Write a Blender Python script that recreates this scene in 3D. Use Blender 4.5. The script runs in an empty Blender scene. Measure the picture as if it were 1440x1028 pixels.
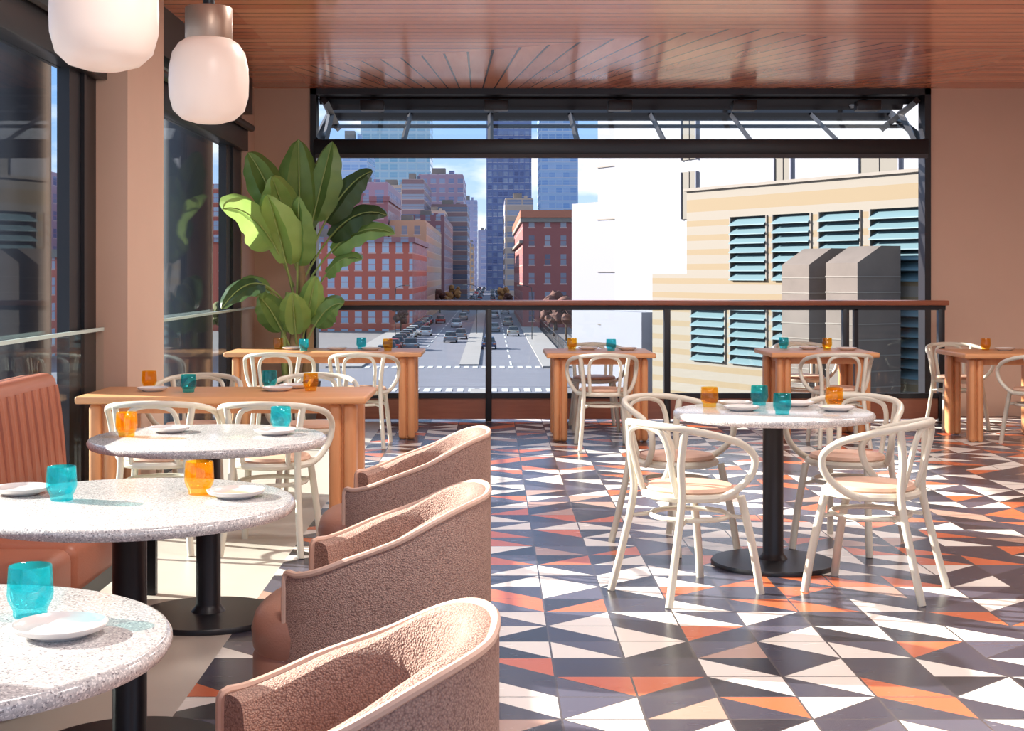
import bpy, bmesh, math, random
from mathutils import Vector, Matrix, noise
random.seed(7)
S=bpy.context.scene
COL=S.collection
R=math.radians

# ------------------------------------------------------------ materials
def lin(c):
    return tuple(((x/255)/12.92 if x/255<=.04045 else ((x/255+.055)/1.055)**2.4) for x in c)+(1,)
class NT:
    def __init__(s,name):
        s.m=bpy.data.materials.new(name); s.m.use_nodes=True
        s.t=s.m.node_tree; s.n=s.t.nodes; s.b=s.n['Principled BSDF']; s.out=s.n['Material Output']
    def node(s,t,**k):
        n=s.n.new(t)
        for a,b in k.items(): setattr(n,a,b)
        return n
    def link(s,a,b): s.t.links.new(a,b)
    def math(s,op,a,b=None,c=None):
        n=s.node('ShaderNodeMath',operation=op)
        for i,v in enumerate((a,b,c)):
            if v is None: continue
            if isinstance(v,(int,float)): n.inputs[i].default_value=v
            else: s.link(v,n.inputs[i])
        return n.outputs[0]
    def mix(s,f,a,b):
        n=s.node('ShaderNodeMix',data_type='RGBA')
        for sock,v in ((n.inputs[0],f),(n.inputs[6],a),(n.inputs[7],b)):
            if isinstance(v,(int,float,tuple)): sock.default_value=v
            else: s.link(v,sock)
        return n.outputs[2]
    def pos(s):
        g=s.node('ShaderNodeNewGeometry'); x=s.node('ShaderNodeSeparateXYZ'); s.link(g.outputs['Position'],x.inputs[0])
        return g,x.outputs[0],x.outputs[1],x.outputs[2]
    def comb(s,x,y,z=0):
        n=s.node('ShaderNodeCombineXYZ')
        for i,v in enumerate((x,y,z)):
            if isinstance(v,(int,float)): n.inputs[i].default_value=v
            else: s.link(v,n.inputs[i])
        return n.outputs[0]
def simple(name,col,rough=.5,metal=0,noise_amt=0,nscale=20,bump=0,bscale=200,emit=None,es=0,coat=0,stretch=None):
    q=NT(name); q.b.inputs['Base Color'].default_value=lin(col); q.b.inputs['Roughness'].default_value=rough
    q.b.inputs['Metallic'].default_value=metal
    if coat: q.b.inputs['Coat Weight'].default_value=coat; q.b.inputs['Coat Roughness'].default_value=.1
    if emit: q.b.inputs['Emission Color'].default_value=lin(emit); q.b.inputs['Emission Strength'].default_value=es
    tc=q.node('ShaderNodeTexCoord'); co=tc.outputs['Object']
    if stretch:
        mp=q.node('ShaderNodeMapping'); mp.inputs['Scale'].default_value=stretch; q.link(co,mp.inputs[0]); co=mp.outputs[0]
    if noise_amt:
        n=q.node('ShaderNodeTexNoise'); n.inputs['Scale'].default_value=nscale; n.inputs['Detail'].default_value=4; q.link(co,n.inputs['Vector'])
        c=lin(col); d=tuple(x*(1-noise_amt) for x in c[:3])+(1,); l=tuple(min(1,x*(1+noise_amt)) for x in c[:3])+(1,)
        q.link(q.mix(n.outputs[0],d,l),q.b.inputs['Base Color'])
    if bump:
        n=q.node('ShaderNodeTexNoise'); n.inputs['Scale'].default_value=bscale; q.link(co,n.inputs['Vector'])
        b=q.node('ShaderNodeBump'); b.inputs['Strength'].default_value=bump; b.inputs['Distance'].default_value=.01
        q.link(n.outputs[0],b.inputs['Height']); q.link(b.outputs[0],q.b.inputs['Normal'])
    return q.m

def thin_glass(name,col,lo=.03,hi=.35,rough=.0,diff=0,diffcol=None):
    q=NT(name); q.n.remove(q.b)
    t=q.node('ShaderNodeBsdfTransparent'); t.inputs[0].default_value=lin(col)
    g=q.node('ShaderNodeBsdfGlossy'); g.inputs['Roughness'].default_value=rough; g.inputs[0].default_value=(1,1,1,1)
    lw=q.node('ShaderNodeLayerWeight'); lw.inputs[0].default_value=.5
    f=q.math('MULTIPLY_ADD',q.math('POWER',lw.outputs['Facing'],4.0),hi,lo)
    m=q.node('ShaderNodeMixShader'); q.link(f,m.inputs[0]); q.link(t.outputs[0],m.inputs[1]); q.link(g.outputs[0],m.inputs[2])
    o=m.outputs[0]
    if diff:
        d=q.node('ShaderNodeBsdfTranslucent'); d.inputs[0].default_value=lin(diffcol or col)
        m2=q.node('ShaderNodeMixShader'); m2.inputs[0].default_value=diff; q.link(o,m2.inputs[1]); q.link(d.outputs[0],m2.inputs[2]); o=m2.outputs[0]
    q.link(o,q.out.inputs[0]); return q.m

def floor_tiles():
    q=NT('patterned_tile'); g,x,y,z=q.pos()
    u=q.math('DIVIDE',q.math('SUBTRACT',x,.227),.267); v=q.math('DIVIDE',q.math('SUBTRACT',y,4.773),.24)
    cu=q.math('FLOOR',u); cv=q.math('FLOOR',v); fu=q.math('SUBTRACT',u,cu); fv=q.math('SUBTRACT',v,cv)
    def rnd(off):
        w=q.node('ShaderNodeTexWhiteNoise',noise_dimensions='3D'); q.link(q.comb(cu,cv,off),w.inputs['Vector']); return w.outputs['Value']
    flip=q.math('GREATER_THAN',rnd(1.5),.42)
    fx=q.math('ABSOLUTE',q.math('SUBTRACT',fu,flip))
    half=q.math('GREATER_THAN',fx,fv)
    sw=q.math('GREATER_THAN',rnd(3.5),.5)
    half=q.math('ABSOLUTE',q.math('SUBTRACT',half,sw))
    def ramp(val,stops):
        r=q.node('ShaderNodeValToRGB'); r.color_ramp.interpolation='CONSTANT'; e=r.color_ramp.elements
        e[0].position=0; e[0].color=lin(stops[0][1]); e[1].position=stops[1][0]; e[1].color=lin(stops[1][1])
        for p,c in stops[2:]:
            k=e.new(p); k.color=lin(c)
        q.link(val,r.inputs[0]); return r.outputs[0]
    dk=ramp(rnd(7.5),[(0,(64,61,74)),(.5,(90,86,100)),(.85,(44,42,49))])
    lt=ramp(rnd(11.5),[(0,(240,233,224)),(.60,(208,108,68)),(.84,(182,148,132)),(.90,(64,61,74))])
    c=q.mix(half,dk,lt)
    n=q.node('ShaderNodeTexNoise'); n.inputs['Scale'].default_value=7; n.inputs['Detail'].default_value=4
    q.link(q.comb(q.math('MULTIPLY',x,1.0),q.math('MULTIPLY',y,5.0),0),n.inputs['Vector'])
    c=q.mix(q.math('MULTIPLY',n.outputs[0],.06),c,lin((70,60,58)))
    e=q.math('MINIMUM',q.math('MINIMUM',fu,q.math('SUBTRACT',1,fu)),q.math('MINIMUM',fv,q.math('SUBTRACT',1,fv)))
    dg=q.math('ABSOLUTE',q.math('SUBTRACT',fx,fv))
    gr=q.math('MAXIMUM',q.math('LESS_THAN',e,.014),q.math('LESS_THAN',dg,.014))
    c=q.mix(gr,c,lin((84,76,76)))
    q.link(c,q.b.inputs['Base Color'])
    q.link(q.math('MULTIPLY_ADD',n.outputs[0],.08,.22),q.b.inputs['Roughness'])
    b=q.node('ShaderNodeBump'); b.inputs['Strength'].default_value=.3; b.inputs['Distance'].default_value=.003; b.invert=True
    q.link(gr,b.inputs['Height']); q.link(b.outputs[0],q.b.inputs['Normal'])
    return q.m

def ceiling_wood():
    q=NT('ceiling_wood'); g,x,y,z=q.pos()
    v=q.math('DIVIDE',y,.16)
    bound=q.math('MULTIPLY_ADD',q.math('ABSOLUTE',q.math('SUBTRACT',x,1.9)),.55,10.7)
    far=q.math('GREATER_THAN',y,bound)
    side=q.math('GREATER_THAN',q.math('ABSOLUTE',q.math('SUBTRACT',x,1.3)),3.1)
    u1=q.math('MULTIPLY',q.math('DIVIDE',q.math('ADD',x,.2),q.math('SUBTRACT',17.2,y)),26)
    far=q.math('MULTIPLY',far,q.math('SUBTRACT',1,side))
    c=q.math('ADD',q.math('MULTIPLY',far,u1),q.math('MULTIPLY',q.math('SUBTRACT',1,far),v))
    cell=q.math('FLOOR',c); f=q.math('SUBTRACT',c,cell)
    w=q.node('ShaderNodeTexWhiteNoise',noise_dimensions='3D'); q.link(q.comb(cell,far,side),w.inputs['Vector'])
    n=q.node('ShaderNodeTexNoise'); n.inputs['Scale'].default_value=2.2; n.inputs['Detail'].default_value=6
    sx=q.math('MULTIPLY_ADD',far,8,1); sy=q.math('MULTIPLY_ADD',q.math('SUBTRACT',1,far),8,1)
    q.link(q.comb(q.math('MULTIPLY',x,sx),q.math('MULTIPLY',y,sy),cell),n.inputs['Vector'])
    col=q.mix(w.outputs['Value'],lin((200,116,84)),lin((234,158,118)))
    col=q.mix(q.math('MULTIPLY',n.outputs[0],.4),col,lin((168,90,64)))
    gr=q.math('LESS_THAN',f,.10)
    col=q.mix(gr,col,lin((58,26,20)))
    q.link(col,q.b.inputs['Base Color']); q.b.inputs['Roughness'].default_value=.22
    q.b.inputs['Specular IOR Level'].default_value=.45
    q.b.inputs['Coat Weight'].default_value=.3; q.b.inputs['Coat Roughness'].default_value=.1
    b=q.node('ShaderNodeBump'); b.inputs['Strength'].default_value=.5; b.inputs['Distance'].default_value=.008; b.invert=True
    q.link(q.math('ADD',gr,q.math('MULTIPLY',w.outputs['Value'],.3)),b.inputs['Height']); q.link(b.outputs[0],q.b.inputs['Normal'])
    return q.m

def terrazzo():
    q=NT('terrazzo'); tc=q.node('ShaderNodeTexCoord')
    v=q.node('ShaderNodeTexVoronoi'); v.inputs['Scale'].default_value=280; q.link(tc.outputs['Object'],v.inputs['Vector'])
    w=q.node('ShaderNodeTexWhiteNoise'); q.link(v.outputs['Color'],w.inputs['Vector'])
    r=q.node('ShaderNodeValToRGB'); r.color_ramp.interpolation='CONSTANT'; e=r.color_ramp.elements
    e[0].color=lin((184,182,182)); e[1].position=.35; e[1].color=lin((200,197,195))
    k=e.new(.76); k.color=lin((232,229,225)); k=e.new(.94); k.color=lin((142,138,140))
    q.link(w.outputs['Value'],r.inputs[0]); q.link(r.outputs[0],q.b.inputs['Base Color']); q.b.inputs['Roughness'].default_value=.16
    return q.m

def wood(name,a,b,scale=(1,14,14),rough=.4):
    q=NT(name); tc=q.node('ShaderNodeTexCoord'); mp=q.node('ShaderNodeMapping'); mp.inputs['Scale'].default_value=scale
    q.link(tc.outputs['Object'],mp.inputs[0])
    n=q.node('ShaderNodeTexNoise'); n.inputs['Scale'].default_value=2.5; n.inputs['Detail'].default_value=6; n.inputs['Distortion'].default_value=.6
    q.link(mp.outputs[0],n.inputs['Vector'])
    q.link(q.mix(n.outputs[0],lin(a),lin(b)),q.b.inputs['Base Color']); q.b.inputs['Roughness'].default_value=rough
    return q.m

def fabric():
    q=NT('boucle_fabric'); tc=q.node('ShaderNodeTexCoord')
    v=q.node('ShaderNodeTexVoronoi'); v.inputs['Scale'].default_value=230; q.link(tc.outputs['Object'],v.inputs['Vector'])
    n=q.node('ShaderNodeTexNoise'); n.inputs['Scale'].default_value=120; q.link(tc.outputs['Object'],n.inputs['Vector'])
    f=q.math('ADD',q.math('MULTIPLY',v.outputs['Distance'],.8),q.math('MULTIPLY',n.outputs[0],.5))
    q.link(q.mix(f,lin((214,178,160)),lin((136,104,94))),q.b.inputs['Base Color'])
    q.b.inputs['Roughness'].default_value=.95
    b=q.node('ShaderNodeBump'); b.inputs['Strength'].default_value=.8; b.inputs['Distance'].default_value=.004; b.invert=True
    q.link(v.outputs['Distance'],b.inputs['Height']); q.link(b.outputs[0],q.b.inputs['Normal'])
    return q.m

def facade(name,wall,glass,su,sv,wu=.5,wv=.6,rough=.6,grough=.15,off=0,vary=.35,band=None):
    q=NT(name); g,x,y,z=q.pos()
    nn=q.node('ShaderNodeSeparateXYZ'); q.link(g.outputs['True Normal'],nn.inputs[0])
    u=q.math('ADD',q.math('MULTIPLY',x,q.math('ABSOLUTE',nn.outputs[1])),q.math('MULTIPLY',y,q.math('ABSOLUTE',nn.outputs[0])))
    a=q.math('DIVIDE',q.math('ADD',u,off+500),su); b=q.math('DIVIDE',q.math('ADD',z,100),sv)
    ca=q.math('FLOOR',a); cb=q.math('FLOOR',b); fa=q.math('SUBTRACT',a,ca); fb=q.math('SUBTRACT',b,cb)
    m=q.math('MULTIPLY',q.math('LESS_THAN',q.math('ABSOLUTE',q.math('SUBTRACT',fa,.5)),wu/2),q.math('LESS_THAN',q.math('ABSOLUTE',q.math('SUBTRACT',fb,.5)),wv/2))
    m=q.math('MULTIPLY',m,q.math('LESS_THAN',q.math('ABSOLUTE',nn.outputs[2]),.5))
    w=q.node('ShaderNodeTexWhiteNoise',noise_dimensions='2D'); q.link(q.comb(ca,cb),w.inputs['Vector'])
    gl=q.mix(q.math('MULTIPLY',w.outputs['Value'],vary),lin(glass),lin((205,215,225)))
    bar=q.math('LESS_THAN',q.math('ABSOLUTE',q.math('SUBTRACT',fb,.5)),.03)
    gl=q.mix(q.math('MULTIPLY',bar,.6),gl,lin(wall))
    n=q.node('ShaderNodeTexNoise'); n.inputs['Scale'].default_value=.35; q.link(g.outputs['Position'],n.inputs['Vector'])
    wl=q.mix(q.math('MULTIPLY',n.outputs[0],.35),lin(wall),tuple(c*.6 for c in lin(wall)[:3])+(1,))
    sill=q.math('MULTIPLY',q.math('LESS_THAN',q.math('ABSOLUTE',q.math('SUBTRACT',fa,.5)),wu/2+.06),q.math('LESS_THAN',q.math('ABSOLUTE',q.math('SUBTRACT',fb,.5-wv/2-.03)),.035))
    wl=q.mix(q.math('MULTIPLY',sill,.5),wl,lin((220,200,190)))
    if band:
        mb=q.math('MULTIPLY',q.math('LESS_THAN',fb,band[0]),q.math('LESS_THAN',q.math('ABSOLUTE',nn.outputs[2]),.5)); wl=q.mix(mb,wl,lin(band[1]))
    q.link(q.mix(m,wl,gl),q.b.inputs['Base Color'])
    q.link(q.math('MULTIPLY_ADD',m,grough-rough,rough),q.b.inputs['Roughness'])
    return q.m

def striped():
    q=NT('striped_cladding'); g,x,y,z=q.pos()
    f=q.math('FRACT',q.math('DIVIDE',q.math('ADD',z,20.1),.62))
    m=q.math('LESS_THAN',f,.4)
    big=q.math('GREATER_THAN',z,4.25)
    m=q.math('MULTIPLY',m,q.math('SUBTRACT',1,big))
    mid=q.math('MULTIPLY',big,q.math('LESS_THAN',z,4.62))
    m=q.math('MAXIMUM',m,mid)
    q.link(q.mix(m,lin((122,115,105)),lin((121,105,80))),q.b.inputs['Base Color']); q.b.inputs['Roughness'].default_value=.8
    return q.m

def leaf_mat(name,a,b):
    q=NT(name); tc=q.node('ShaderNodeTexCoord')
    n=q.node('ShaderNodeTexNoise'); n.inputs['Scale'].default_value=5; q.link(tc.outputs['Object'],n.inputs['Vector'])
    c=q.mix(n.outputs[0],lin(a),lin(b)); q.link(c,q.b.inputs['Base Color']); q.b.inputs['Roughness'].default_value=.35
    t=q.node('ShaderNodeBsdfTranslucent'); q.link(c,t.inputs[0])
    m=q.node('ShaderNodeMixShader'); m.inputs[0].default_value=.35; q.link(q.b.outputs[0],m.inputs[1]); q.link(t.outputs[0],m.inputs[2]); q.link(m.outputs[0],q.out.inputs[0])
    return q.m

M={}
M['tile']=floor_tiles(); M['ceil']=ceiling_wood(); M['terr']=terrazzo(); M['fab']=fabric()
M['plain']=simple('pale_stone',(194,184,172),.35,noise_amt=.06,nscale=6)
M['plaster']=simple('plaster',(206,174,154),.8,noise_amt=.04,nscale=3)
M['black']=simple('black_metal',(32,31,36),.38,metal=.2)
M['blackcol']=simple('black_column_paint',(54,54,62),.45)
M['wood']=wood('oak_wood',(200,134,86),(230,174,124),(1.2,16,16))
M['woodv']=wood('oak_wood_leg',(198,126,80),(224,162,112),(14,14,1.2))
M['rail']=wood('rail_wood',(128,72,54),(164,102,76),(1,16,16),.3)
M['leather']=simple('brown_leather',(168,102,76),.42,noise_amt=.08,nscale=8,bump=.12,bscale=160)
M['leather2']=simple('tan_leather',(160,112,94),.45,noise_amt=.06,nscale=8,bump=.1,bscale=160)
M['piping']=simple('piping_leather',(212,176,156),.5)
M['white']=simple('chair_lacquer',(212,206,190),.35)
M['cush']=simple('cushion_leather',(212,172,148),.5,noise_amt=.04)
M['plate']=simple('porcelain',(230,224,220),.2)
M['teal']=thin_glass('teal_glass',(150,236,240),.05,.3,.02,.10,(20,196,206))
M['amber']=thin_glass('amber_glass',(254,230,140),.05,.3,.02,.09,(250,176,30))
M['pane']=thin_glass('clear_glass',(250,253,253),.012,.12)
M['gedge']=simple('glass_edge',(196,214,208),.2)
M['globe']=simple('opal_glass',(236,220,208),.35,emit=(255,212,188),es=.15)
M['brass']=simple('brushed_bronze',(178,152,134),.4,metal=.6,bump=.05,bscale=60)
M['terra']=simple('pot_ceramic',(120,112,106),.7)
M['soil']=simple('soil',(60,44,34),.9,noise_amt=.4)
M['trunk']=simple('plant_trunk',(160,130,92),.8,noise_amt=.25,nscale=12,stretch=(6,6,1))
M['leafA']=leaf_mat('leaf_green',(94,132,66),(148,176,98))
M['leafB']=leaf_mat('leaf_bright',(142,178,86),(184,206,122))
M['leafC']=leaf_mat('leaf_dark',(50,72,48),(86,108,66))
M['stem']=simple('leaf_stem',(150,166,96),.5)
M['conc']=simple('concrete',(126,119,112),.85,noise_amt=.12,nscale=1.5)
M['conc2']=simple('weathered_concrete',(102,92,86),.85,noise_amt=.25,nscale=1.2)
M['whitewall']=simple('white_cladding',(129,131,139),.7,noise_amt=.02)
M['greywall']=simple('grey_cladding',(118,120,133),.7)
M['louver']=simple('louver_metal',(92,118,126),.5)
M['louverback']=simple('louver_void',(38,52,60),.7)
M['recess']=simple('recess_panel',(100,95,87),.7)
M['stripe']=striped()
M['asph']=simple('asphalt',(98,98,110),.85,noise_amt=.12,nscale=.3)
M['ground']=simple('city_ground',(104,99,101),.9,noise_amt=.2,nscale=.08)
M['walk']=simple('sidewalk',(134,129,128),.85,noise_amt=.1,nscale=.3)
M['paint']=simple('road_paint',(176,176,176),.7)
M['tire']=simple('tire',(25,25,27),.8)
M['cglass']=simple('car_glass',(40,48,58),.1)
M['bark']=simple('bark',(92,74,62),.9)
M['shade']=simple('shade_fabric',(70,68,72),.7)

# ------------------------------------------------------------ mesh builder
class MB:
    def __init__(s): s.v=[]; s.f=[]; s.mi=[]; s.sm=[]; s.mats=[]
    def mat(s,k):
        if k not in s.mats: s.mats.append(k)
        return s.mats.index(k)
    def add(s,vs,fs,k,smooth=False):
        o=len(s.v); s.v+= [tuple(v) for v in vs]; i=s.mat(k)
        for f in fs: s.f.append(tuple(a+o for a in f)); s.mi.append(i); s.sm.append(smooth)
    def box(s,a,b,k,rot=None,piv=None,top=1.0,bev=0,seg=2):
        bm=bmesh.new(); bmesh.ops.create_cube(bm,size=1)
        c=[(a[i]+b[i])/2 for i in range(3)]; d=[b[i]-a[i] for i in range(3)]
        for v in bm.verts:
            t=top if v.co.z>0 else 1
            v.co=Vector((v.co.x*d[0]*t+c[0],v.co.y*d[1]*t+c[1],v.co.z*d[2]+c[2]))
        if bev: bmesh.ops.bevel(bm,geom=bm.edges[:],offset=bev,segments=seg,affect='EDGES',profile=.5)
        if rot is not None:
            p=Vector(piv if piv else c)
            for v in bm.verts: v.co=rot@(v.co-p)+p
        bm.verts.index_update()
        s.add([v.co for v in bm.verts],[[v.index for v in f.verts] for f in bm.faces],k,bev>0); bm.free()
    def lathe(s,prof,k,c=(0,0,0),n=32,smooth=True):
        vs=[];fs=[]
        for r,z in prof:
            for i in range(n):
                a=2*math.pi*i/n; vs.append((c[0]+r*math.cos(a),c[1]+r*math.sin(a),c[2]+z))
        for j in range(len(prof)-1):
            for i in range(n):
                i2=(i+1)%n; fs.append((j*n+i,j*n+i2,(j+1)*n+i2,(j+1)*n+i))
        s.add(vs,fs,k,smooth)
    def cyl(s,c,r,z0,z1,k,n=24):
        s.lathe([(0.0001,z0),(r,z0),(r,z1),(0.0001,z1)],k,(c[0],c[1],0),n)
    def tube(s,pts,r,k,n=8,sub=6,closed=False,r2=None):
        P=[Vector(p) for p in pts]; out=[]
        if sub>1 and len(P)>2:
            m=len(P); rng=m if closed else m-1
            for i in range(rng):
                if closed: p0,p1,p2,p3=P[(i-1)%m],P[i],P[(i+1)%m],P[(i+2)%m]
                else: p0,p1,p2,p3=P[max(i-1,0)],P[i],P[i+1],P[min(i+2,m-1)]
                for j in range(sub):
                    t=j/sub
                    out.append(.5*((2*p1)+(-p0+p2)*t+(2*p0-5*p1+4*p2-p3)*t*t+(-p0+3*p1-3*p2+p3)*t**3))
            if not closed: out.append(P[-1])
        else: out=P
        N=len(out); vs=[];fs=[]; up=None
        for i in range(N):
            if closed: T=(out[(i+1)%N]-out[i-1]).normalized()
            else: T=(out[min(i+1,N-1)]-out[max(i-1,0)]).normalized()
            if up is None: up=Vector((0,0,1)) if abs(T.z)<.9 else Vector((1,0,0))
            a=(up-T*up.dot(T)).normalized(); b=T.cross(a); up=a
            rr=r if r2 is None else r+(r2-r)*i/(N-1)
            for j in range(n):
                t=2*math.pi*j/n; vs.append(out[i]+a*math.cos(t)*rr+b*math.sin(t)*rr)
        for i in range(N if closed else N-1):
            i2=(i+1)%N
            for j in range(n):
                j2=(j+1)%n; fs.append((i*n+j,i*n+j2,i2*n+j2,i2*n+j))
        if not closed: fs.append(tuple(range(n))[::-1]); fs.append(tuple((N-1)*n+j for j in range(n)))
        s.add(vs,fs,k,True)
    def mesh(s,name,fix=True):
        me=bpy.data.meshes.new(name); me.from_pydata(s.v,[],s.f)
        for k in s.mats: me.materials.append(M[k])
        me.polygons.foreach_set('material_index',s.mi)
        me.polygons.foreach_set('use_smooth',s.sm)
        me.update()
        if fix:
            bm=bmesh.new(); bm.from_mesh(me); bmesh.ops.recalc_face_normals(bm,faces=bm.faces[:]); bm.to_mesh(me); bm.free()
        me.set_sharp_from_angle(angle=R(42))
        return me
    def obj(s,name,loc=(0,0,0),rz=0,fix=True):
        return inst(name,s.mesh(name,fix),loc,rz)
def inst(name,me,loc=(0,0,0),rz=0,sc=1):
    o=bpy.data.objects.new(name,me); o.location=loc; o.rotation_euler=(0,0,rz); o.scale=(sc,sc,sc) if isinstance(sc,(int,float)) else sc
    COL.objects.link(o); return o

# ------------------------------------------------------------ room shell
XL=-2.36; YB=14.2; ZC=3.27; XR=6.6
b=MB(); b.box((-1.02,-2,-.2),(XR+.3,YB+.1,0),'tile'); b.obj('floor')
b=MB(); b.box((XL-.3,-2,-.2),(-1.02,YB+.1,0),'plain'); b.obj('floor_stone')
b=MB(); b.box((XL-.35,-.5,ZC),(XR+.3,YB+.3,ZC+.2),'ceil'); b.obj('ceiling')
b=MB()
b.box((XL-.3,YB,-.2),(-1.80,YB+.25,ZC),'plaster')
b.box((4.39,YB,-.2),(XR+.3,YB+.25,ZC),'plaster')
b.obj('wall_back')
b=MB(); b.box((XR,-.5,0),(XR+.25,YB,ZC),'plaster'); b.obj('wall_right')
b=MB()
b.box((XL-.12,8.54,0),(-2.18,9.48,ZC),'plaster')
b.box((XL-.12,13.5,0),(XL,YB,ZC),'plaster')
b.box((XL-.12,-.5,0),(XL,.6,ZC),'plaster')
b.obj('wall_left')
def left_window(name,y0,y1,muls):
    b=MB(); x0,x1=XL-.10,XL-.02
    b.box((x0,y0,0),(x1,y1,.12),'black')
    b.box((x0,y0,2.58),(XL+.06,y1,2.86),'black',bev=.01)
    b.box((x0,y0,2.86),(XL-.02,y1,2.93),'gedge')
    b.box((x0,y0,2.93),(XL+.1,y1,ZC),'black')
    b.tube([(XL+.09,y0,2.80),(XL+.09,y1,2.80)],.035,'black',sub=1)
    for a,c in muls:
        b.box((x0+.02,a,.12),(XL-.01,c,2.58),'black')
        if c-a>.3: b.box((XL-.01,a+.22,.12),(XL+.012,a+.27,2.58),'black')
    b.box((XL-.065,y0,.12),(XL-.055,y1,2.58),'pane')
    b.obj(name)
left_window('window_1',.6,8.54,[(8.0,8.54),(5.3,5.38),(2.8,2.88),(.6,.7)])
left_window('window_2',9.48,13.5,[(9.48,9.6),(12.75,13.5)])
def gl_rail(name,y0,y1):
    b=MB(); x=-2.325
    b.box((x-.006,y0,.08),(x+.006,y1,1.08),'pane')
    b.box((x-.01,y0,1.08),(x+.01,y1,1.10),'gedge')
    b.box((x-.02,y0,0),(x+.02,y1,.08),'black'); b.obj(name)
gl_rail('glass_balustrade',.8,8.52); gl_rail('glass_balustrade',9.5,13.95)
for yy in (8.8,13.95,19.1):
    b=MB(); b.lathe([(.0001,-8),(.27,-8),(.27,-.2),(.29,-.2),(.29,0),(.27,0),(.27,4.2),(.0001,4.2)],'blackcol',n=40)
    b.obj('exterior_column',(-3.0,yy,0))

# back window: frame, folded-up panel
b=MB()
b.box((-1.80,YB-.02,0),(-1.74,YB+.2,ZC),'black')
b.box((4.33,YB-.02,0),(4.39,YB+.2,ZC),'black')
b.box((-1.80,YB-.02,3.21),(4.39,YB+.2,ZC),'black')
b.box((-1.80,YB-.0,0),(4.39,YB+.2,.05),'black')
b.box((-1.76,YB-.06,2.60),(4.36,YB+.06,2.76),'black',bev=.01)
b.box((-1.74,YB-.09,2.57),(4.34,YB-.05,2.61),'shade')
def beam(p,q_,w,k='black'):
    p=Vector(p);q_=Vector(q_); b.tube([p,q_],w,k,n=4,sub=1)
A=(YB,2.74); Bf=(YB+1.25,3.16)
x0,x1=-1.74,4.34
beam((x0,Bf[0],Bf[1]),(x1,Bf[0],Bf[1]),.08)
beam((x0,YB+.75,2.97),(x1,YB+.75,2.97),.02)
for i in range(8):
    x=x0+(x1-x0)*i/7
    beam((x,A[0],A[1]),(x,Bf[0],Bf[1]),.05 if i in(0,7) else .03)
b.add([(x0,A[0],A[1]),(x1,A[0],A[1]),(x1,Bf[0],Bf[1]),(x0,Bf[0],Bf[1])],[(0,1,2,3)],'pane')
beam((x0,YB+.25,3.19),(x1,YB+.25,3.19),.05)
beam((x0,YB+.8,3.2),(x1,YB+.8,3.2),.05)
for i in range(5):
    x=x0+.55+(x1-x0-1.1)*i/4
    b.box((x-.12,YB+.02,3.06),(x+.12,YB+.18,3.16),'black',bev=.01)
    beam((x,YB+.1,3.14),(x,Bf[0],3.22),.028)
for sx in (x0+.08,x1-.08):
    beam((sx,YB+.02,3.15),(sx,Bf[0],3.0),.04); beam((sx,YB+.02,2.72),(sx,YB+.6,3.1),.035)
b.obj('window_3')

# guard rail
b=MB(); yr=13.72; 
b.box((-1.78,yr-.09,1.115),(4.40,yr+.09,1.165),'rail',bev=.012)
b.box((-1.78,yr-.03,1.07),(4.38,yr+.03,1.115),'black')
for x in (-1.76,-.02,1.70,3.42,4.34):
    b.box((x-.03,yr-.04,0),(x+.03,yr+.04,1.08),'black',bev=.005)
b.box((3.50,yr-.03,0),(3.54,yr+.04,1.08),'black')
b.box((-1.78,yr-.03,.22),(4.38,yr+.03,.27),'black')
b.box((-1.78,yr-.012,.02),(4.38,yr+.012,.22),'rail')
b.box((-1.78,yr-.006,.27),(4.36,yr+.006,1.07),'pane')
b.obj('guard_railing')

# ------------------------------------------------------------ furniture meshes
def ped_table():
    b=MB(); r=.485
    b.lathe([(.0001,.712),(r-.03,.712),(r-.008,.716),(r,.728),(r,.738),(r-.006,.747),(r-.014,.75),(.0001,.75)],'terr',n=96)
    b.lathe([(.0001,.0),(.30,.0),(.302,.012),(.296,.022),(.07,.03),(.055,.05),(.05,.06),(.05,.66),(.06,.68),(.16,.70),(.16,.712),(.0001,.712)],'black',n=48)
    return b.mesh('pedestal_table')
PT=ped_table()
for x,y in ((1.38,6.95),(-1.165,5.87),(-1.066,4.2),(-1.078,2.6)):
    inst('round_pedestal_table',PT,(x,y,0),random.random()*3)

def rect_table(w,d,leg=.14):
    b=MB()
    b.box((-w/2,-d/2,.708),(w/2,d/2,.75),'wood',bev=.012,seg=3)
    b.box((-w/2+.12,-d/2+.1,.65),(w/2-.12,d/2-.1,.708),'woodv')
    for sx in (-1,1):
        for sy in (-1,1):
            cx=sx*(w/2-.06-leg/2); cy=sy*(d/2-.05-leg/2)
            b.box((cx-leg/2,cy-leg/2,0),(cx-.004,cy+leg/2,.708),'woodv',bev=.03,seg=4)
            b.box((cx+.004,cy-leg/2,0),(cx+leg/2,cy+leg/2,.708),'woodv',bev=.03,seg=4)
            b.box((cx-leg/2+.03,cy-leg/2+.03,0.01),(cx+leg/2-.03,cy+leg/2-.03,.7),'woodv')
    return b.mesh('wood_table')
TB=rect_table(1.59,.70,.15); TA=rect_table(1.69,.75,.14); TC=rect_table(.92,.8,.12)
inst('wood_dining_table',TB,(-1.475,8.10,0))
inst('wood_dining_table',TA,(-1.435,12.5,0))
inst('wood_dining_table',TC,(.93,12.35,0))
inst('wood_dining_table',TC,(2.84,12.45,0))
inst('wood_dining_table',TC,(4.43,12.3,0))

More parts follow.
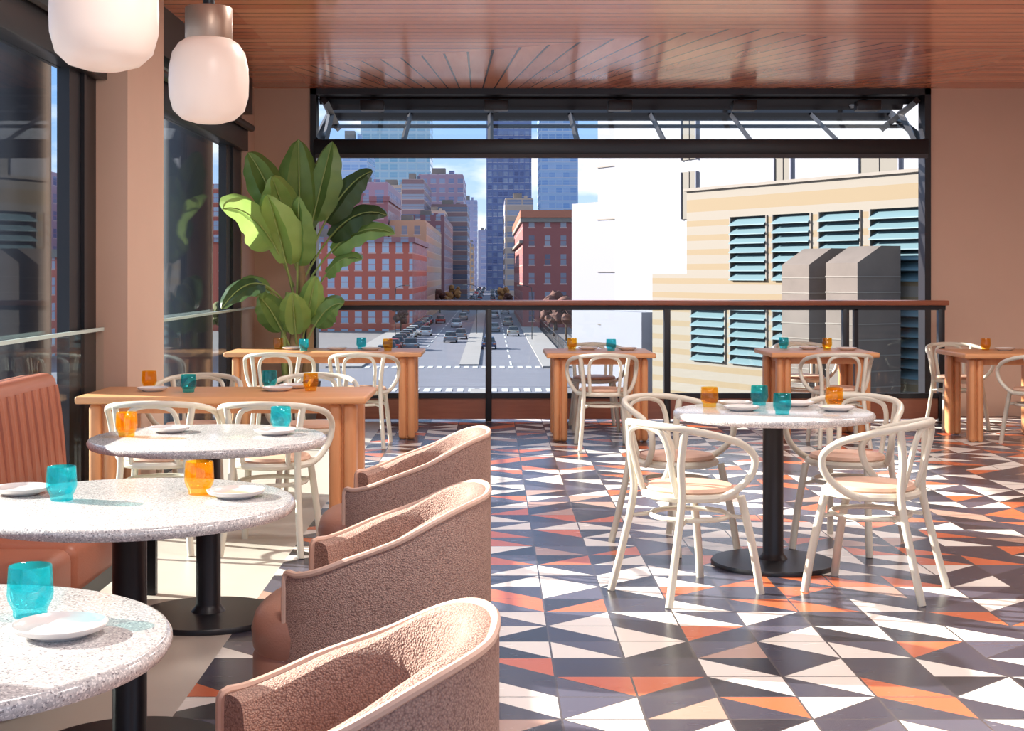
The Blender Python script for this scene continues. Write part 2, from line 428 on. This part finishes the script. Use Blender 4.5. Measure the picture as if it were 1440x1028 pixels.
def bent_chair():
    b=MB()
    b.lathe([(.0001,.425),(.20,.425),(.215,.432),(.218,.445),(.21,.458),(.195,.46),(.0001,.46)],'white',n=40)
    b.lathe([(.0001,.455),(.188,.455),(.196,.468),(.186,.482),(.12,.488),(.0001,.489)],'cush',n=40)
    half=[(.195,-.02,.435),(.235,.05,.47),(.272,.115,.54),(.287,.125,.62),(.283,.06,.68),(.268,-.04,.715),(.23,-.14,.74),(.15,-.225,.757),(0,-.262,.765)]
    b.tube(half+[(-x,y,z) for x,y,z in half[-2::-1]],.0165,'white',n=10)
    ih=[(.115,-.165,.44),(.122,-.20,.55),(.128,-.228,.66),(.105,-.245,.725),(.05,-.252,.748),(0,-.254,.752)]
    b.tube(ih+[(-x,y,z) for x,y,z in ih[-2::-1]],.0135,'white',n=8)
    for s in (-1,1):
        b.tube([(s*.205,-.285,0),(s*.185,-.235,.2),(s*.168,-.185,.44),(s*.175,-.195,.6),(s*.195,-.19,.745)],.0175,'white',n=10)
        b.tube([(s*.205,.235,0),(s*.188,.205,.2),(s*.165,.155,.435)],.0185,'white',n=10)
    b.tube([(.172*math.cos(t),.172*math.sin(t)-.0,.345) for t in [2*math.pi*i/20 for i in range(20)]],.0115,'white',closed=True,sub=2)
    for s in (-1,1):
        for yy in (-1,1):
            b.tube([(s*.12,yy*.123,.345),(s*.168,yy*.185,.335)],.009,'white',sub=1)
    return b.mesh('bentwood_armchair')
BC=bent_chair()
def chair(x,y,phi): inst('bentwood_armchair',BC,(x,y,0),R(phi-90))
chair(.89,6.36,32); chair(1.71,6.40,148); chair(.97,7.42,-55); chair(1.86,7.42,-125)
chair(-1.72,7.42,92); chair(-1.13,7.38,86)
chair(-1.85,8.95,-90); chair(-1.12,8.98,-88)
chair(-1.77,11.85,92); chair(-1.06,11.8,88)
chair(.92,11.68,90); chair(2.88,11.8,88); chair(2.9,13.2,-90); chair(.95,13.05,-90); chair(4.50,11.7,95); chair(4.3,13.1,-90)

def tub():
    b=MB(); N=56; ph=R(140); rx,ry=.315,.345
    def out(th,k):
        c,s=math.cos(th),math.sin(th)
        return (math.copysign(abs(c)**.8,c)*(rx+k),math.copysign(abs(s)**.8,s)*(ry+k))
    def h(th):
        t=(math.cos(th)-math.cos(ph))/(1-math.cos(ph)); t=t*t*(3-2*t)
        return .58+.198*t
    sec=[(-.015,.10,0),(0,.16,0),(.0,.35,0),(0,.5,0),(0,None,-.02),(-.006,None,-.006),(-.02,None,0),(-.045,None,0),(-.062,None,-.008),(-.07,None,-.03),(-.075,.5,0),(-.08,.40,0)]
    vs=[];fs=[];m=len(sec)
    ths=[-ph+2*ph*i/N for i in range(N+1)]
    for th in ths:
        for k,z,dz in sec:
            zz=z if z is not None else h(th)+dz
            x,y=out(th,k); vs.append((x,y,zz))
    for i in range(N):
        for j in range(m-1): fs.append((i*m+j,(i+1)*m+j,(i+1)*m+j+1,i*m+j+1))
    fs.append(tuple(range(m))); fs.append(tuple(N*m+j for j in range(m))[::-1])
    b.add(vs,fs,'fab',True)
    pp=[]
    x,y=out(ths[0],-.004); pp.append((x-.004,y,.14)); pp.append((x-.004,y,.35)); pp.append((x-.004,y,h(ths[0])-.05))
    for th in ths[::2]:
        x,y=out(th,-.006); pp.append((x,y,h(th)-.001))
    x,y=out(ths[-1],-.004); pp.append((x-.004,y,h(ths[0])-.05)); pp.append((x-.004,y,.35)); pp.append((x-.004,y,.14))
    b.tube(pp,.0095,'piping',n=8,sub=3)
    def seat(k,z):
        r=[]
        for i in range(48):
            t=2*math.pi*i/48; c,s=math.cos(t),math.sin(t)
            r.append((math.copysign(abs(c)**.6,c)*(.31+k)-.065,math.copysign(abs(s)**.6,s)*(.275+k),z))
        return r
    rings=[seat(-.03,.10),seat(-.01,.12),seat(0,.2),seat(.0,.32),seat(-.008,.335),seat(.0,.35),seat(.004,.40),seat(-.006,.44),seat(-.03,.458),seat(-.10,.466),seat(-.2,.468)]
    vs=[v for r in rings for v in r]; fs=[]
    for j in range(len(rings)-1):
        for i in range(48):
            fs.append((j*48+i,j*48+(i+1)%48,(j+1)*48+(i+1)%48,(j+1)*48+i))
    fs.append(tuple(range(48))[::-1]); fs.append(tuple(10*48+i for i in range(48)))
    b.add(vs,fs,'leather2',True)
    b.lathe([(.0001,.0),(.24,.0),(.24,.02),(.06,.03),(.05,.11),(.0001,.11)],'black',n=40)
    return b.mesh('tub_armchair')
TU=tub()
for x,y,r in ((-.315,5.78,0),(-.315,4.22,R(-2)),(-.30,2.60,R(-3))): inst('upholstered_tub_chair',TU,(x,y,0),r)

# banquette
b=MB()
for i in range(4):
    y1=6.45-i*1.5; y0=y1-1.49
    b.box((-2.05,y0,.28),(-1.45,y1,.47),'leather',bev=.045,seg=4)
rotb=Matrix.Rotation(R(-7),3,'Y')
for i in range(4):
    y1=6.45-i*1.5; y0=y1-1.49
    b.box((-2.13,y0,.42),(-1.93,y1,.97),'leather',rot=rotb,bev=.05,seg=4)
    n=int((y1-y0)/.10)
    for j in range(n):
        yy=y0+.06+j*(y1-y0-.12)/(n-1)
        b.tube([(-1.925,yy,.52),(-1.934,yy,.66),(-1.948,yy,.80),(-1.966,yy,.92)],.022,'leather',n=8,sub=2)
b.box((-2.1,.6,.12),(-1.6,6.3,.28),'black')
for y in (6.3,4.6,2.9,1.2):
    b.box((-1.52,y-.02,0),(-1.48,y+.02,.3),'black'); b.box((-2.1,y-.02,0),(-2.06,y+.02,.3),'black')
b.obj('leather_banquette')

# pendants
def pendant():
    b=MB(); 
    pr=[(.0001,-.165),(.05,-.163),(.10,-.148),(.135,-.115),(.150,-.06),(.152,0),(.150,.05),(.138,.105),(.115,.14),(.088,.158),(.06,.163),(.0001,.163)]
    b.lathe(pr,'globe',n=56)
    b.lathe([(.0001,.155),(.088,.155),(.090,.16),(.090,.275),(.086,.28),(.0001,.28)],'brass',n=48)
    b.lathe([(.0001,.28),(.022,.28),(.022,.33),(.008,.34),(.008,1.05),(.06,1.06),(.06,1.11),(.0001,1.11)],'black',n=24)
    return b.mesh('globe_pendant')
PD=pendant()
for x,y in ((-1.08,5.45),(-1.095,4.03),(-1.09,2.55)): inst('globe_pendant_light',PD,(x,y,2.16))

# tableware
def tumbler(k):
    b=MB()
    b.lathe([(.0001,0),(.031,0),(.033,.004),(.033,.014),(.043,.034),(.045,.045),(.042,.098),(.040,.1),(.038,.098),(.040,.046),(.037,.036),(.027,.02),(.0001,.018)],k,n=14)
    return b.mesh('tumbler_'+k)
GT,GA=tumbler('teal'),tumbler('amber')
def plate():
    b=MB(); b.lathe([(.0001,.0),(.055,0),(.058,.004),(.082,.012),(.088,.022),(.085,.023),(.078,.016),(.056,.009),(.0001,.008)],'plate',n=48); return b.mesh('plate')
PL=plate(); zt=.7505
for k,x,y in [('t',-.90,2.78),('t',-1.27,4.21),('a',-.885,4.32),('a',-1.50,5.86),('t',-.90,6.1),
  ('a',-2.0,8.33),('t',-1.71,8.05),('t',-1.3,8.36),('a',-1.03,8.14),
  ('a',-1.88,12.6),('t',-1.63,12.4),('t',-1.15,12.65),('a',-.90,12.45),
  ('a',.72,12.6),('t',1.05,12.4),('t',2.62,12.72),('a',2.98,12.6),('a',4.35,12.5),
  ('a',1.10,7.15),('t',1.37,7.25),('t',1.39,6.78),('a',1.72,7.12)]:
    inst('teal_tumbler' if k=='t' else 'amber_tumbler',GT if k=='t' else GA,(x,y,zt),random.random()*6)
for x,y in [(-.80,2.64),(-1.43,4.33),(-.765,4.27),(-1.36,6.02),(-.90,5.93),(-1.93,8.12),(-1.22,8.14),(-1.15,8.33),
  (-1.75,12.55),(-1.05,12.5),(-1.35,12.5),(.86,12.55),(1.2,12.5),(2.82,12.6),(3.13,12.5),(4.5,12.45),(1.23,6.97),(1.69,6.95),(1.24,7.22),(1.55,7.2)]:
    inst('white_plate',PL,(x,y,zt))

# ------------------------------------------------------------ potted banana plant
b=MB()
px,py=-1.80,13.22
b.lathe([(.0001,0),(.16,0),(.2,.2),(.22,.42),(.2,.42),(.19,.38),(.0001,.38)],'terra',(px,py,0),n=36)
b.lathe([(.195,.385),(.0001,.39)],'soil',(px,py,0),n=36)
b.tube([(px-.03,py,.38),(px-.02,py,.8),(px+.05,py,1.2),(px+.03,py-.02,1.6)],.06,'trunk',n=12,r2=.03)
b.tube([(px+.07,py,.38),(px+.12,py,.8),(px+.10,py,1.35)],.05,'trunk',n=12,r2=.025)
b.tube([(px-.1,py,.38),(px-.12,py-.05,.8),(px-.08,py-.05,1.25)],.035,'stem',n=10,r2=.02)
def leaf(base,tip,w,k,arch=.15,blade=.35,hint=(0,-1,.35),twist=0):
    B=Vector(base);T=Vector(tip); mid=(B+T)/2+Vector((0,0,arch))
    def P(t): return B*(1-t)**2+mid*2*t*(1-t)+T*t*t
    b.tube([P(i/10) for i in range(11)],.012,'stem',n=6,sub=1,r2=.004)
    n=22; vs=[];fs=[]; hv=Vector(hint).normalized()
    for i in range(n+1):
        t=blade+(1-blade)*i/n; s=i/n
        p=P(t); tg=(P(min(t+.01,1))-P(max(t-.01,0))).normalized()
        side=tg.cross(hv)
        if side.length<.1: side=tg.cross(Vector((1,0,0)))
        side.normalize(); nrm=side.cross(tg).normalized()
        if twist: side=(Matrix.Rotation(twist*s,3,tg)@side)
        ww=w*(math.sin(math.pi*min(1,s*.97+.03)**.75)**.6 if s<1 else 0)+.001
        for j,(q1,up) in enumerate(((-1,-.14),(-.55,.08),(0,-.04),(.55,.08),(1,-.14))):
            rip=.009*math.sin(i*1.1+j*1.3)
            edge=1+(.03*math.sin(i*.9+j) if j in (0,4) else 0)
            vs.append(p+side*ww*q1*.5*edge+nrm*(-1 if nrm.dot(hv)<0 else 1)*(up*ww+rip*abs(q1)))
    for i in range(n):
        for j in range(4): fs.append((i*5+j,i*5+j+1,(i+1)*5+j+1,(i+1)*5+j))
    b.add(vs,fs,k,True)
L=[
 ((px+.03,py,1.4),(-1.77,13.1,2.66),.44,'leafA',.0,.30,(0.25,-1,.1)),
 ((px,py,1.45),(-2.20,12.9,2.52),.34,'leafA',.25,.40,(.3,-1,.2)),
 ((px,py,1.5),(-1.98,12.85,2.30),.38,'leafB',.15,.25,(.4,-1,.3)),
 ((px+.05,py,1.5),(-1.46,13.1,2.64),.40,'leafA',.05,.35,(-.6,-1,.1)),
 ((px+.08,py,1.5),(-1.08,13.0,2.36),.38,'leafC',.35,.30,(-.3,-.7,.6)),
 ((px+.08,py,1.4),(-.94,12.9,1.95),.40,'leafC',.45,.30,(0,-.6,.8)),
 ((px+.08,py,1.3),(-.86,12.75,1.78),.32,'leafA',.45,.30,(0,-.7,.7)),
 ((px-.03,py,1.3),(-2.31,12.25,1.98),.48,'leafB',.45,.30,(.4,-1,.6)),
 ((px-.03,py,1.2),(-1.98,12.6,2.12),.50,'leafB',.1,.30,(-.4,-1,.4)),
 ((px,py,1.2),(-1.70,12.6,2.10),.38,'leafA',.1,.3,(-.5,-1,.3)),
 ((px+.1,py,1.1),(-1.16,12.8,1.55),.30,'leafA',.35,.35,(0,-.6,.8)),
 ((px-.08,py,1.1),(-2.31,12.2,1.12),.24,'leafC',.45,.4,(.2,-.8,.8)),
 ((px-.08,py,1.0),(-2.22,12.6,1.25),.26,'leafA',.35,.4,(.2,-.9,.5)),
 ((px-.05,py,.7),(-2.10,12.9,1.22),.28,'leafA',.1,.3,(.1,-1,.3)),
 ((px,py,.7),(-1.80,12.9,1.25),.30,'leafB',.0,.3,(0,-1,.2)),
 ((px+.05,py,.7),(-1.34,12.95,1.15),.28,'leafA',.25,.3,(0,-.9,.5)),
 ((px+.05,py,.8),(-1.60,13.0,1.4),.24,'leafB',.0,.35,(0,-1,.2)),
]
for a in L: leaf(*a)
b.obj('potted_banana_plant',fix=False)

# ------------------------------------------------------------ outside city
G=-8.0
b=MB(); b.box((-600,16,G-1),(700,2500,G),'ground'); b.obj('ground')
b=MB()
b.box((-12.8,90,G),(5.2,400,G+.04),'asph'); b.box((-8,400,G),(4.3,1000,G+.04),'asph')
b.box((-90,118,G),(60,140,G+.05),'asph')
b.box((-3.2,145,G),(-1.2,420,G+.2),'walk'); b.box((-1.6,60,G),(-.2,114,G+.2),'walk')
b.box((-16.5,142,G),(-12.9,234,G+.2),'walk'); b.box((5.2,142,G),(8.2,248,G+.2),'walk')
for i in range(30):
    b.box((-8.2,146+i*12,G),(-8.0,152+i*12,G+.07),'paint'); b.box((2,146+i*12,G),(2.2,152+i*12,G+.07),'paint')
for i in range(20): b.box((-12.6+i*.9,141,G),(-12.1+i*.9,144,G+.07),'paint')
for i in range(20): b.box((-12.6+i*.9,113,G),(-12.1+i*.9,116,G+.07),'paint')
b.obj('street')
def fac(key,*a,**k):
    M[key]=facade(key,*a,**k)
fac('f_brick',(186,98,80),(150,168,190),2.25,2.9,.5,.64,vary=.4)
fac('f_brick2',(148,102,106),(92,102,130),2.8,3.2,.45,.55)
fac('f_tan',(198,154,122),(112,106,118),2.6,3.2,.45,.55)
fac('f_brown',(140,114,116),(74,86,114),60,3.4,.98,.5)
fac('f_mauve',(170,142,158),(100,112,152),3.6,3.6,.6,.5)
fac('f_glassteal',(172,198,208),(118,166,188),4.5,3.8,.8,.7)
fac('f_navy',(98,110,152),(58,72,120),3.0,3.8,.75,.6,vary=.3)
fac('f_blue',(158,184,214),(104,146,198),3.5,3.8,.86,.6)
fac('f_tan2',(196,172,154),(114,124,150),5,3.4,.9,.45)
fac('f_red',(148,86,82),(92,86,104),2.8,3.3,.35,.55,off=1)
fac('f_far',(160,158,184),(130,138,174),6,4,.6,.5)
def bld(x0,x1,y0,y1,top,k,cor=None,extra=None):
    b=MB(); b.box((x0,y0,G),(x1,y1,top),k)
    h=top-G; w=x1-x0
    if cor: b.box((x0-.4,y0-.4,top-.7),(x1+.4,y1+.4,top+.2),cor)
    else: b.box((x0+.2,y0+.2,top),(x1-.2,y1-.2,top+.4),k)
    b.box((x0+w*.3,y0+2,top),(x0+w*.6,y0+8,top+max(1.6,h*.06)),'conc')
    b.box((x0+w*.68,y0+3,top),(x0+w*.8,y0+6,top+max(1.0,h*.04)),k)
    b.obj('city_building')
bld(-48,-12.9,235,287,7.3,'f_brick','f_brick2')
bld(-46,-21,290,330,17,'f_brick2','f_brick2')
bld(-20.8,-13.2,292,380,12,'f_tan')
bld(-22,-12.5,385,470,17,'f_brick2')
bld(-36,-24.5,340,390,23,'f_mauve')
bld(-22,-15,472,498,22,'f_tan2')
bld(-21,-8.2,500,560,25.5,'f_brown')
bld(-29,-11,570,640,41,'f_mauve')
bld(-30,-22.5,480,540,33,'f_brown')
bld(-46,-31,560,600,36,'f_tan2')
bld(-64,-30,700,740,100,'f_glassteal')
bld(-66,-52,600,640,58,'f_blue')
bld(-2.4,23,800,840,120,'f_navy')
bld(24,43,700,730,112,'f_blue')
bld(4.5,13.5,450,500,25,'f_tan2')
bld(14,24,460,500,18,'f_mauve')
bld(5.6,30,250,340,11.2,'f_red','conc')
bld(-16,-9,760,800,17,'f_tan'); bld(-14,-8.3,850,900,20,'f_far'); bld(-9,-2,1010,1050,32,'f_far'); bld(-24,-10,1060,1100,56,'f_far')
bld(-110,-56,300,340,20,'f_brick'); bld(-75,-50,145,175,4,'f_brick','conc'); bld(-160,-90,260,298,22,'f_mauve'); bld(-130,-80,145,190,8,'f_tan')
bld(-90,-50,420,450,26,'f_brown')
b=MB(); b.box((5.2,249.4,11.3),(30.4,340.4,12.6),'leather'); b.box((5.0,249.2,6.8),(5.6,340,7.3),'conc'); b.obj('building_cornice')

# louvered building (skewed plan)
P0=Vector((15,50,0)); W=Vector((-.475,.88,0)).normalized(); Nn=Vector((-W.y,W.x,0)) 
if Nn.x>0: Nn=-Nn
def wp(u,n,z): 
    p=P0+W*u+Nn*n; return (p.x,p.y,z)
def wbox(b,u0,u1,n0,n1,z0,z1,k):
    vs=[wp(u,n,z) for z in (z0,z1) for n in (n0,n1) for u in (u0,u1)]
    b.add(vs,[(0,1,3,2),(4,6,7,5),(0,4,5,1),(2,3,7,6),(0,2,6,4),(1,5,7,3)],k)
b=MB()
bays=[(10.5,8.21),(7.77,5.57),(5.05,2.84),(2.29,-.3),(-.9,-3.4),(-4,-6.4)]
wbox(b,-8,13.6,-6,-.25,G,5.05,'stripe')
wbox(b,-8,13.6,-.25,0,3.78,5.05,'stripe'); wbox(b,-8,13.6,-.25,0,.28,1.15,'stripe'); wbox(b,-8,13.6,-.25,0,G,-2.3,'stripe')
wbox(b,13.6,16.2,-6,0,G,1.42,'stripe')
wbox(b,-8,13.7,-.3,.12,5.0,5.12,'conc')
edges=sorted([e for p in bays for e in p])
up=[-8]+edges+[13.6]
for i in range(0,len(up)-1,2): wbox(b,up[i],up[i+1],-.25,0,1.15,3.78,'stripe')
bays2=[(13.2,10.9)]+bays; edges=sorted([e for p in bays2 for e in p]); up=[-8]+edges+[13.6]
for i in range(0,len(up)-1,2): wbox(b,up[i],up[i+1],-.25,0,-2.3,.28,'stripe')
def louv(a,c,z0,z1,n):
    wbox(b,c,a,-.24,-.22,z0,z1,'louverback')
    for i in range(n):
        z=z0+(z1-z0)*(i+.1)/n; hh=(z1-z0)/n*.72
        vs=[wp(c,.14,z),wp(a,.14,z),wp(a,-.2,z+hh),wp(c,-.2,z+hh),wp(c,.14,z-.04),wp(a,.14,z-.04),wp(a,-.2,z+hh-.06),wp(c,-.2,z+hh-.06)]
        b.add(vs,[(0,1,2,3),(4,7,6,5),(0,4,5,1),(2,6,7,3),(0,3,7,4),(1,5,6,2)],'louver')
    wbox(b,c-.06,c,-.2,.06,z0,z1,'conc'); wbox(b,a,a+.06,-.2,.06,z0,z1,'conc')
for a,c in bays: louv(a,c,1.15,3.78,7)
for a,c in bays2: louv(a,c,-2.3,.28,7)
b.obj('louvered_building')
def tower(u0,u1,n0,n1,z0,z1):
    b=MB(); nm=n0+(n1-n0)*.45; cz=z1-.6
    vs=[wp(u,n,z) for u in (u0,u1) for n,z in ((n0,z0),(n1,z0),(n1,cz),(nm,z1),(n0,z1))]
    b.add(vs,[(0,1,2,3,4),(9,8,7,6,5),(0,5,6,1),(1,6,7,2),(2,7,8,3),(3,8,9,4),(4,9,5,0)],'conc2')
    for i in range(9): wbox(b,u0-.02,u1+.02,n0,n1+.02,cz-.5-i*.55,cz-.46-i*.55,'conc')
    b.obj('concrete_vent_tower')
tower(2.9,4.4,.5,2.4,G,2.35); tower(.3,1.9,.5,2.5,G,2.4)
b=MB()
P0=Vector((17.7,58,0))
wbox(b,-8,22.9,-12,0,G,15,'whitewall')
for a,c,z0,z1 in ((16.6,15.4,4.2,6.6),(16.6,15.4,7.2,10),(9.3,8.2,4.2,6.8),(3.7,1.4,4.6,6.9)):
    wbox(b,c,a,-.1,.06,z0,z1,'recess')
    wbox(b,c-.08,c,0,.14,z0,z1,'greywall'); wbox(b,a,a+.08,0,.14,z0,z1,'greywall'); wbox(b,(a+c)/2-.03,(a+c)/2+.03,0,.1,z0,z1,'conc')
wbox(b,22.9,26.5,-6,-1.2,G,13,'greywall')
wbox(b,26.5,30,-6,-1.6,G,5.6,'greywall')
wbox(b,19,22.9,0,.9,G,-.6,'greywall')
for zz in (-1.5,1.5,4.5,7.5): wbox(b,22.9,26.5,-1.2,-1.14,zz,zz+.06,'conc')
b.obj('white_building')

# cars
def car(col):
    kk='paint_%d_%d_%d'%col; M[kk]=simple(kk,col,.25,metal=.2)
    b=MB()
    b.box((-.9,-2.2,.3),(.9,2.2,.85),kk,bev=.12)
    b.box((-.8,-1.4,.8),(.8,1.0,1.42),'cglass',top=.78,bev=.05)
    b.box((-.62,-1.0,1.38),(.62,.65,1.46),kk,bev=.03)
    for x in (-.92,.72):
        for y in (-1.35,1.35):
            vs=[(x+dx,y+.33*math.cos(t),.33+.33*math.sin(t)) for dx in (0,.2) for t in [2*math.pi*i/14 for i in range(14)]]
            b.add(vs,[(i,(i+1)%14,14+(i+1)%14,14+i) for i in range(14)]+[tuple(range(14)),tuple(range(14,28))],'tire')
    b.box((-.8,-2.23,.6),(-.5,-2.15,.75),'leather'); b.box((.5,-2.23,.6),(.8,-2.15,.75),'leather')
    return b.mesh('car')
CM=[car(c) for c in ((200,200,204),(40,42,48),(160,40,40),(120,124,130),(50,66,100),(176,170,160))]
spots=[(-11.8,158+i*7.5) for i in range(16)]+[(-4.3,205),(-.2,178),(-5.5,195),(-9.8,215),(-6,250),(-9.5,270),(.6,230),(3.2,260),(-5.6,290),(.8,300),(3.4,330),(-6,340),(-9.6,365),(-5.8,400),(1,420),(3,470),(3.4,215),(-9.8,175),(-20,128),(12,131)]
for i in range(26): spots.append(((-6.5,-4,.8,3)[i%4],440+i*17+random.uniform(0,5)))
for i,(x,y) in enumerate(spots): inst('car',random.choice(CM),(x,y,G+.07),0 if y>140 else R(90))
def tree(key,a):
    M[key]=simple(key,a,.9,noise_amt=.4,nscale=1.2)
    b=MB(); b.tube([(0,0,0),(.1,0,2),(0,.1,3.5)],.2,'bark',r2=.1)
    for i in range(14):
        bm=bmesh.new(); bmesh.ops.create_icosphere(bm,subdivisions=2,radius=random.uniform(.6,1.1))
        c=Vector((random.uniform(-1.3,1.3),random.uniform(-1.3,1.3),random.uniform(2.6,5.8)))
        for v in bm.verts: v.co=v.co*(1+.6*noise.noise(v.co*3+c))+c
        bm.verts.index_update(); b.add([v.co for v in bm.verts],[[v.index for v in f.verts] for f in bm.faces],key); bm.free()
    return b.mesh('tree')
TM=[tree('foliage_orange',(150,104,58)),tree('foliage_green',(90,92,54)),tree('foliage_rust',(92,60,52))]
for x,y in [(-14.5,229),(-12.1,340),(-11.7,375),(-11,430),(4.4,350),(3.9,400),(-45,180),(-52,100),(-40,210),(-60,115)]:
    inst('tree',random.choice(TM),(x,y,G),random.random()*6,random.uniform(.7,1.0))
for x,y in [(10.6,200),(9.5,214),(11.8,222),(9.6,232),(12.6,205),(11,238),(13.5,228)]:
    inst('tree',TM[2],(x,y,G),random.random()*6,random.uniform(.8,1.05))
def lamp():
    b=MB(); b.tube([(0,0,0),(0,0,6.5),(.4,0,7.4),(1.6,0,7.6)],.06,'black',r2=.04); b.box((1.4,-.15,7.5),(2.1,.15,7.65),'conc'); return b.mesh('street_lamp')
LM=lamp()
for x,y,r in [(-13.4,200,0),(5.8,200,3.14),(-2.2,220,3.14)]: inst('street_lamp',LM,(x,y,G+.19),r)
b=MB()
for i in range(40): b.box((8.3,142+i*2.5,G),(8.36,142.06+i*2.5,G+1.8),'black')
b.box((8.3,142,G+1.7),(8.36,242,G+1.8),'black'); b.box((8.3,142,G+.9),(8.36,242,G+.96),'black'); b.obj('street_fence')

# ------------------------------------------------------------ light
w=bpy.data.worlds.new('sky'); S.world=w; w.use_nodes=True; nt=w.node_tree; n=nt.nodes; bg=n['Background']
tc=n.new('ShaderNodeTexCoord'); sp=n.new('ShaderNodeSeparateXYZ'); nt.links.new(tc.outputs['Generated'],sp.inputs[0])
r=n.new('ShaderNodeValToRGB'); e=r.color_ramp.elements; e[0].position=.0; e[0].color=lin((190,208,230)); e[1].position=.5; e[1].color=lin((150,184,226))
k=e.new(.12); k.color=lin((130,172,226))
nt.links.new(sp.outputs[2],r.inputs[0])
mp=n.new('ShaderNodeMapping'); mp.inputs['Scale'].default_value=(6,6,16); nt.links.new(tc.outputs['Generated'],mp.inputs[0])
nz=n.new('ShaderNodeTexNoise'); nz.inputs['Scale'].default_value=1.6; nz.inputs['Detail'].default_value=6; nt.links.new(mp.outputs[0],nz.inputs['Vector'])
cr=n.new('ShaderNodeValToRGB'); cr.color_ramp.elements[0].position=.5; cr.color_ramp.elements[1].position=.66; nt.links.new(nz.outputs[0],cr.inputs[0])
mx=n.new('ShaderNodeMix'); mx.data_type='RGBA'; nt.links.new(cr.outputs[0],mx.inputs[0]); nt.links.new(r.outputs[0],mx.inputs[6]); mx.inputs[7].default_value=(.95,.93,.91,1)
nt.links.new(mx.outputs[2],bg.inputs[0]); bg.inputs[1].default_value=1.15
sl=bpy.data.lights.new('sun','SUN'); sl.energy=12.5; sl.angle=R(.6); sl.color=(1,.94,.86)
so=bpy.data.objects.new('sun',sl); COL.objects.link(so); so.rotation_euler=Vector((.85,-.30,-.385)).to_track_quat('-Z','Y').to_euler()
for x,y in ((0,3),(2.5,3),(0,6.5),(3,6.5),(0,10),(3.5,10),(5.5,8)):  # added area lights under the ceiling to lift the interior, not actual fixtures
    l=bpy.data.lights.new('ceiling_fill_light','AREA'); l.shape='DISK'; l.size=.6; l.energy=38; l.color=(1,.97,.93)
    o=bpy.data.objects.new('ceiling_fill_light',l); COL.objects.link(o); o.location=(x,y,ZC-.02)

cam=bpy.data.cameras.new('camera'); co=bpy.data.objects.new('camera',cam); COL.objects.link(co)
co.location=(0,0,1.42); co.rotation_euler=(R(90),0,0); cam.lens=50; cam.sensor_width=36
cam.shift_x=30/1440; cam.shift_y=-129/1440; cam.clip_start=.05; cam.clip_end=5000
S.camera=co
S.view_settings.view_transform='Standard'
S.view_settings.exposure=.42
